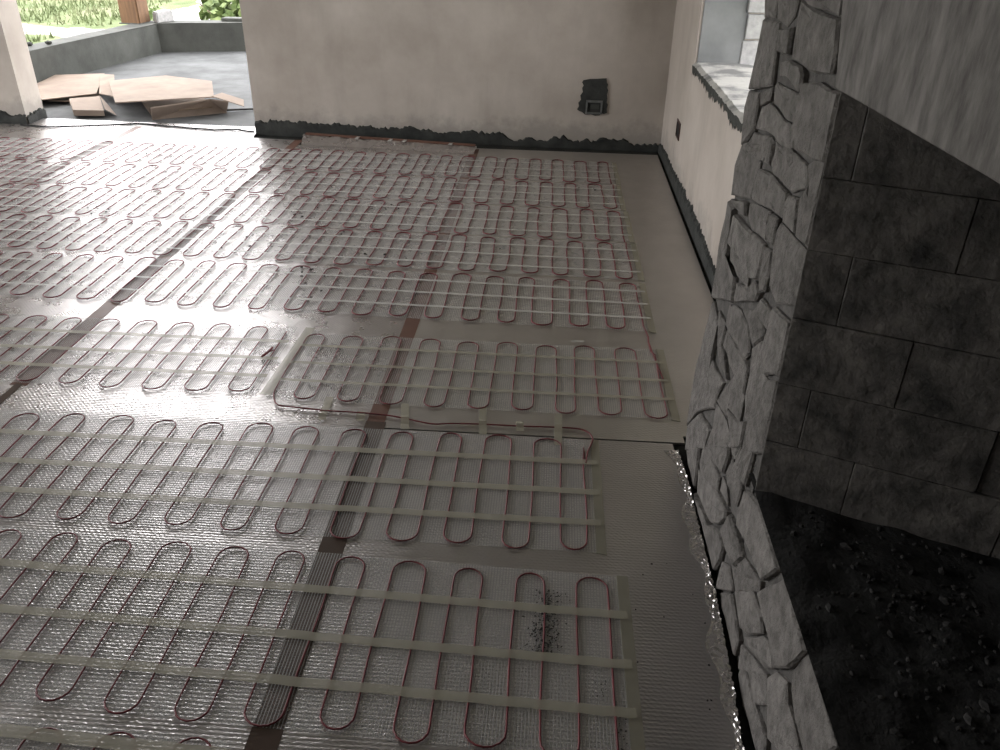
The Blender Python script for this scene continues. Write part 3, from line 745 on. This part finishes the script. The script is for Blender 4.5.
STONES = [[(2.131,1.344),(2.018,1.352),(1.995,1.298),(2.104,1.289)],[(2.102,1.286),(1.947,1.295),(1.936,1.24),(1.927,1.165),(2.116,1.129),(2.105,1.212)],[(2.008,1.353),(1.824,1.368),(1.838,1.319),(1.891,1.294),(1.984,1.299)],[(1.926,1.284),(1.831,1.299),(1.825,1.247),(1.913,1.244)],[(1.805,1.354),(1.729,1.349),(1.536,1.348),(1.514,1.303),(1.509,1.263),(1.65,1.247),(1.73,1.249),(1.791,1.242)],[(1.809,1.369),(1.544,1.39),(1.531,1.353),(1.671,1.35),(1.74,1.353)],[(1.884,1.225),(1.808,1.237),(1.71,1.244),(1.687,1.235),(1.684,1.21),(1.813,1.198),(1.875,1.194)],[(2.019,1.144),(1.924,1.161),(1.928,1.133),(1.996,1.116)],[(1.905,1.176),(1.68,1.206),(1.681,1.166),(1.696,1.153),(1.753,1.141),(1.899,1.135),(1.921,1.162)],[(1.981,1.112),(1.924,1.129),(1.763,1.135),(1.684,1.148),(1.671,1.099),(1.761,1.085),(1.837,1.08),(1.989,1.069)],[(1.674,1.222),(1.584,1.238),(1.479,1.24),(1.475,1.202),(1.461,1.15),(1.495,1.123),(1.632,1.103),(1.678,1.15)],[(2.119,1.126),(2.031,1.142),(2.001,1.065),(2.093,0.998),(2.137,1.082)],[(2.005,1.058),(1.832,1.075),(1.842,1.029),(1.945,1.007),(2.04,1.021)],[(1.823,1.076),(1.677,1.095),(1.642,1.084),(1.664,1.057),(1.806,1.043)],[(2.109,0.994),(1.921,1.002),(1.927,0.951),(1.947,0.909),(2.136,0.855),(2.143,0.932)],[(2.072,1.015),(1.904,1.051),(1.854,1.044),(1.875,1.016),(1.914,1.008),(2.056,1.003)],[(1.831,1.073),(1.807,1.07),(1.808,1.02),(1.859,1.016),(1.847,1.041)],[(1.782,1.075),(1.651,1.091),(1.601,1.092),(1.547,1.093),(1.526,1.053),(1.627,1.018),(1.778,1.009),(1.802,1.025)],[(1.89,0.993),(1.787,1.003),(1.642,1.01),(1.636,0.962),(1.752,0.935),(1.896,0.92),(1.907,0.957)],[(1.623,1.013),(1.562,1.022),(1.547,0.966),(1.615,0.963),(1.628,0.991)],[(1.542,1.099),(1.476,1.144),(1.471,1.065),(1.478,0.97),(1.53,0.964),(1.552,1.024),(1.524,1.057)],[(1.945,0.898),(1.753,0.93),(1.777,0.898),(1.764,0.869),(1.891,0.849),(1.941,0.863)],[(1.735,0.931),(1.671,0.946),(1.678,0.919),(1.681,0.885),(1.74,0.873),(1.767,0.892)],[(1.642,0.951),(1.526,0.955),(1.49,0.956),(1.468,0.883),(1.474,0.849),(1.584,0.804),(1.66,0.815),(1.672,0.888),(1.663,0.924)],[(2.127,0.848),(1.967,0.893),(1.953,0.861),(2.077,0.846)],[(2.05,0.833),(1.876,0.847),(1.76,0.86),(1.752,0.787),(1.793,0.764),(1.922,0.761),(2.046,0.759)],[(1.741,0.861),(1.681,0.874),(1.681,0.836),(1.681,0.797),(1.716,0.776),(1.746,0.799)],[(2.062,0.742),(1.967,0.764),(1.854,0.77),(1.83,0.727),(1.91,0.715),(2.045,0.705)],[(2.144,0.838),(2.081,0.837),(2.055,0.755),(2.066,0.703),(1.951,0.702),(1.938,0.646),(2.158,0.545),(2.165,0.701)],[(1.816,0.731),(1.76,0.776),(1.71,0.777),(1.726,0.742),(1.929,0.65),(1.932,0.698)],[(2.155,0.535),(2.057,0.516),(2.063,0.413),(2.0,0.406),(1.896,0.437),(1.941,0.353),(1.94,0.312),(2.095,0.207),(2.213,0.076),(2.231,0.255)],[(2.074,0.546),(1.953,0.555),(1.951,0.505),(1.859,0.468),(1.965,0.446),(2.038,0.467)],[(1.956,0.626),(1.845,0.66),(1.74,0.655),(1.707,0.616),(1.732,0.592),(1.905,0.562),(1.953,0.562)],[(1.821,0.671),(1.719,0.723),(1.614,0.732),(1.606,0.717),(1.68,0.648),(1.739,0.666)],[(1.692,0.773),(1.597,0.782),(1.599,0.739),(1.714,0.722)],[(1.585,0.796),(1.491,0.812),(1.481,0.692),(1.556,0.641),(1.603,0.672),(1.59,0.74)],[(1.929,0.553),(1.743,0.59),(1.68,0.59),(1.697,0.566),(1.693,0.516),(1.793,0.51),(1.94,0.511)],[(1.697,0.631),(1.63,0.699),(1.576,0.629),(1.54,0.638),(1.575,0.496),(1.635,0.479),(1.677,0.518),(1.676,0.577)],[(1.923,0.349),(1.863,0.444),(1.793,0.503),(1.692,0.509),(1.674,0.431),(1.798,0.406),(1.801,0.374)],[(1.938,0.326),(1.796,0.362),(1.709,0.34),(1.962,0.165),(1.933,0.26)],[(2.084,0.205),(1.94,0.247),(1.959,0.166),(2.2,-0.006),(2.206,0.079)],[(1.79,0.404),(1.673,0.43),(1.64,0.463),(1.624,0.399),(1.696,0.349)],[(1.534,0.64),(1.481,0.681),(1.495,0.503),(1.601,0.415),(1.616,0.492)],[(2.204,-0.001),(1.991,0.143),(1.995,0.079),(2.003,-0.005),(2.133,-0.047)],[(1.976,0.158),(1.917,0.193),(1.755,0.206),(1.757,0.17),(1.936,0.085),(1.981,0.097)],[(1.94,0.185),(1.729,0.329),(1.717,0.308),(1.716,0.243),(1.852,0.212)],[(1.711,0.342),(1.614,0.409),(1.635,0.355),(1.69,0.335)],[(1.606,0.415),(1.525,0.471),(1.528,0.36),(1.624,0.349)],[(1.679,0.33),(1.575,0.348),(1.551,0.336),(1.562,0.271),(1.665,0.247),(1.702,0.252)],[(1.72,0.23),(1.678,0.23),(1.642,0.206),(1.724,0.187)],[(2.001,0.073),(1.769,0.165),(1.625,0.205),(1.621,0.189),(1.668,0.136),(1.745,0.056),(1.98,-0.006)],[(1.53,0.347),(1.417,0.369),(1.341,0.352),(1.22,0.345),(1.287,0.313),(1.415,0.286),(1.531,0.242),(1.546,0.275)],[(1.605,0.213),(1.474,0.232),(1.438,0.235),(1.486,0.159),(1.56,0.144),(1.656,0.13)],[(1.957,0.004),(1.748,0.044),(1.659,0.119),(1.608,0.116),(1.612,0.056),(1.645,-0.002)],[(1.434,0.236),(1.298,0.295),(1.294,0.27),(1.45,0.117),(1.522,0.136)],[(1.593,0.071),(1.522,0.129),(1.456,0.112),(1.599,-0.025)],[(1.586,-0.026),(1.463,0.096),(1.367,0.08),(1.338,0.07),(1.35,0.015),(1.486,-0.011)],[(1.441,0.125),(1.329,0.235),(1.245,0.246),(1.225,0.214),(1.307,0.118),(1.357,0.09)],[(1.308,0.255),(1.193,0.368),(1.098,0.356),(1.017,0.351),(1.047,0.309),(1.113,0.225),(1.175,0.243),(1.233,0.253)],[(1.322,0.093),(1.226,0.204),(1.171,0.241),(1.121,0.215),(1.18,0.165),(1.247,0.131)],[(1.326,0.068),(1.252,0.117),(1.162,0.164),(1.119,0.131),(1.181,0.066),(1.277,0.07),(1.307,0.016)],[(1.285,0.059),(1.168,0.066),(1.082,0.086),(1.062,0.043),(1.085,0.01),(1.228,-0.022),(1.293,0.016)],[(1.043,0.306),(1.01,0.351),(0.921,0.37),(0.832,0.37),(0.914,0.254),(0.997,0.25),(1.034,0.266)],[(1.107,0.218),(1.046,0.262),(1.025,0.237),(0.974,0.251),(0.924,0.239),(0.986,0.151),(1.074,0.098),(1.145,0.172)]]

# ================================================================ STONE FIREPLACE
CX = .479
fire = empty('stone_fireplace', (.8, 1.2, -.018))
tag(fire, 'rough grey stone fireplace with a raised dark firebox at the right', 'fireplace')
HB = .402; LT = 1.245
d22 = (math.cos(math.radians(-22)), math.sin(math.radians(-22)))
def jp(s, off=0): return (CX + d22[0] * s + d22[1] * off * -1 * -1, 1.46 + d22[1] * s - d22[0] * off * -1 * 1)
bm = bmesh.new()
prism(bm, [(CX + .010, 1.485, -.02), (CX + .010, 2.195, -.02), (1.4, 2.195, -.02), (1.4, 1.11, -.02)], [(CX + .010, 1.485, LT + .01), (CX + .010, 2.114, LT + .01), (1.4, 2.195, LT + .01), (1.4, 1.11, LT + .01)])
plan(bm, [(CX + .006, -.3), (CX + .006, .40), (1.4, .78), (1.4, -.3)], -.02, LT + .01)
bx(bm, CX + .010, 1.4, .3, 1.5, -.02, HB - .02)
bx(bm, CX + .006, 1.4, -.3, 2.112, LT + .01, CEIL - .001)
bx(bm, CX + .005, 1.0, -.3, .80, -.02, HB - .02)
obj('masonry_core', bm, M['stone_mortar'], fire)
bm = bmesh.new(); bx(bm, 1.12, 1.4, .5, 1.25, HB - .02, LT); obj('firebox_back', bm, M['soot'], fire)
# outer face stones
def stone(poly, seed):
    rnd = random.Random(seed)
    out = []
    for y, z in poly:
        w = mnoise.noise_vector(Vector((y * 7, z * 7, 2.5))) * .022
        if y > 2.08 or z > 1.22: w *= .3
        if y < 1.50 and z > .42: w *= 0; y = 1.461
        elif y < 1.47 and z > .335: w *= 0; z = .399
        y, z = y + w.x, z + w.y
        if y < 1.46: z = min(z, .399)
        elif z > .40: y = max(y, 1.461)
        z = max(z, -.015)
        out.append((y, z))
    poly = out
    cy = sum(p[0] for p in poly) / len(poly); cz = sum(p[1] for p in poly) / len(poly)
    pro = rnd.uniform(-.002, .006)
    tilt_y, tilt_z = rnd.uniform(-.03, .03), rnd.uniform(-.03, .03)
    bm = bmesh.new()
    # refine the outline so that edges can be chipped
    fine = []
    for i in range(len(poly)):
        a, b = poly[i], poly[(i + 1) % len(poly)]
        L = math.hypot(b[0] - a[0], b[1] - a[1]); n = max(1, int(L / .045))
        for k in range(n):
            t = k / n; j = .003 if k else 0
            fine.append((a[0] + (b[0] - a[0]) * t + rnd.uniform(-j, j), a[1] + (b[1] - a[1]) * t + rnd.uniform(-j, j)))
    def ring(shrink, x, jx):
        out = []
        for y, z in fine:
            dy, dz = y - cy, z - cz; L = max(.01, math.hypot(dy, dz)); f = max(.4, 1 - shrink / L)
            out.append(bm.verts.new((x + tilt_y * dy + tilt_z * dz + rnd.uniform(-jx, jx), cy + dy * f, cz + dz * f)))
        return out
    r0 = ring(.000, CX + .030, 0); r1 = ring(-.0015, CX + .003 - pro * .3, .001); r2 = ring(.0035, CX - pro, .0015)
    r3 = ring(.035, CX - pro - .001, .0035)
    n = len(fine)
    for A, B in ((r0, r1), (r1, r2), (r2, r3)):
        for i in range(n): bm.faces.new((A[i], A[(i + 1) % n], B[(i + 1) % n], B[i]))
    c = bm.verts.new((CX - pro - rnd.uniform(-.001, .003), cy, cz))
    for i in range(n): bm.faces.new((r3[i], r3[(i + 1) % n], c))
    obj('face_stone', bm, M['stone'], fire)
for i, P in enumerate(STONES): stone(P, 100 + i)
# courses just above and nearer than the traced ones
rnd = random.Random(77)
z = 1.372
for h in (.13, .16, .12):
    y = 2.10
    while y > 1.56:
        w = rnd.uniform(.12, .24); y1 = max(1.545, y - w)
        if y1 - 1.545 < .06: y1 = 1.545
        stone([(y, z + rnd.uniform(0, .01)), (y1 + .006, z + rnd.uniform(0, .012)), (y1 + .006, z + h - .006), (y, z + h - .006)], int(y * 991 + z * 77)); y = y1
    z += h
for (a, b, c, e) in ((.82, .58, .18, .385), (.95, .72, -.01, .17), (.70, .45, -.01, .17), (.57, .36, .18, .385)):
    stone([(a, c), (b, c + .01), (b, e), (a, e)], int(a * 1000 + c * 50))
# lintel slabs over the opening
def slab(q, seed, t=.14):
    rnd = random.Random(seed); bm = bmesh.new()
    prism(bm, [(CX + t, y, z) for y, z in q], [(CX - .004, y, z) for y, z in q])
    bmesh.ops.bevel(bm, geom=bm.edges[:], offset=.003, segments=1, affect='EDGES')
    bmesh.ops.subdivide_edges(bm, edges=[e for e in bm.edges if e.calc_length() > .1], cuts=4, use_grid_fill=True)
    for v in bm.verts:
        v.co.x += mnoise.noise(Vector((v.co.y * 16, v.co.z * 5, seed))) * .004
    return tag(obj('lintel_slab', bm, M['lintel'], fire), 'long grey slab with vertical grain over the firebox')
slab([(1.478, LT), (.80, 1.256), (.83, 1.72), (1.528, 1.70), (1.532, 1.377)], 1)
slab([(.794, 1.256), (.42, 1.256), (.42, 1.72), (.824, 1.72)], 3)
# splayed side of the firebox: squared blocks in level courses
ROW_Z = [HB, .538, .679, .823, .963, 1.098, LT + .012]
JOINTS = [[0, .178, .44, .70], [0, .066, .40, .68], [0, .067, .218, .50, .70], [0, .082, .36, .70], [0, .085, .249, .52, .70], [0, .049, .253, .55, .70]]
JOINTS = [[0, .178, .46, .70], [0, .066, .397, .70], [0, .218, .47, .70], [0, .082, .37, .70], [0, .249, .52, .70], [0, .049, .40, .70]]
nx, ny = d22[1], -d22[0]           # outward normal of the splayed face, towards the viewer
rnd = random.Random(5)
for r in range(6):
    z0, z1 = ROW_Z[r], ROW_Z[r + 1]
    for a, b in zip(JOINTS[r], JOINTS[r][1:]):
        bm = bmesh.new(); g = .0006; o = rnd.uniform(-.001, .0035)
        def P(s, off): return (CX + d22[0] * s + nx * off, 1.46 + d22[1] * s + ny * off)
        q = [(a + g, z0 + g), (b - g, z0 + g), (b - g, z1 - g), (a + g, z1 - g)]
        back = [(*P(s, -.05), z) for s, z in q]; front = [(*P(s, o + rnd.uniform(-.001, .001)), z) for s, z in q]
        if a == 0:
            back = [(max(p[0], CX + .004), p[1], p[2]) for p in back]
        prism(bm, back, front)
        bmesh.ops.bevel(bm, geom=bm.edges[:], offset=.0014, segments=1, affect='EDGES')
        obj('jamb_block', bm, M['jamb_stone'], fire)
# sooty firebox floor
bm = bmesh.new()
n, m = 40, 44
V = []
for i in range(n + 1):
    row = []
    for j in range(m + 1):
        x = CX - .001 + (1.14 - CX) * i / n; y = .42 + 1.10 * j / m
        e = min(1, (x - CX + .001) / .03)
        z = HB + .003 + e * (.010 * mnoise.noise(Vector((x * 14, y * 14, 3))) + .012 * max(0, mnoise.noise(Vector((x * 5, y * 5, 9)))))
        row.append(bm.verts.new((x, y, z)))
    V.append(row)
for i in range(n):
    for j in range(m): bm.faces.new((V[i][j], V[i + 1][j], V[i + 1][j + 1], V[i][j + 1]))
obj('firebox_floor', bm, M['soot'], fire, True)['label'] = 'black sooty firebox floor'
rnd = random.Random(91)
bm = bmesh.new()
for k in range(420):
    x = CX + .04 + rnd.random() ** .8 * .45; y = rnd.uniform(.75, 1.42)
    if y > 1.46 - (x - CX) * .404 - .015: continue
    r = rnd.uniform(.0018, .0065) if rnd.random() < .9 else rnd.uniform(.007, .012)
    bmesh.ops.create_icosphere(bm, subdivisions=1, radius=r, matrix=Matrix.Translation((x, y, HB + .004 + .010 * mnoise.noise(Vector((x * 14, y * 14, 3))))) @ Matrix.Rotation(rnd.uniform(0, 3), 4, 'Z') @ Matrix.Diagonal((1.3, .8, .7, 1)))
o = obj('ash_rubble', bm, M['ash'], fire); o['kind'] = 'stuff'; o['label'] = 'small ash and stone crumbs on the firebox floor'
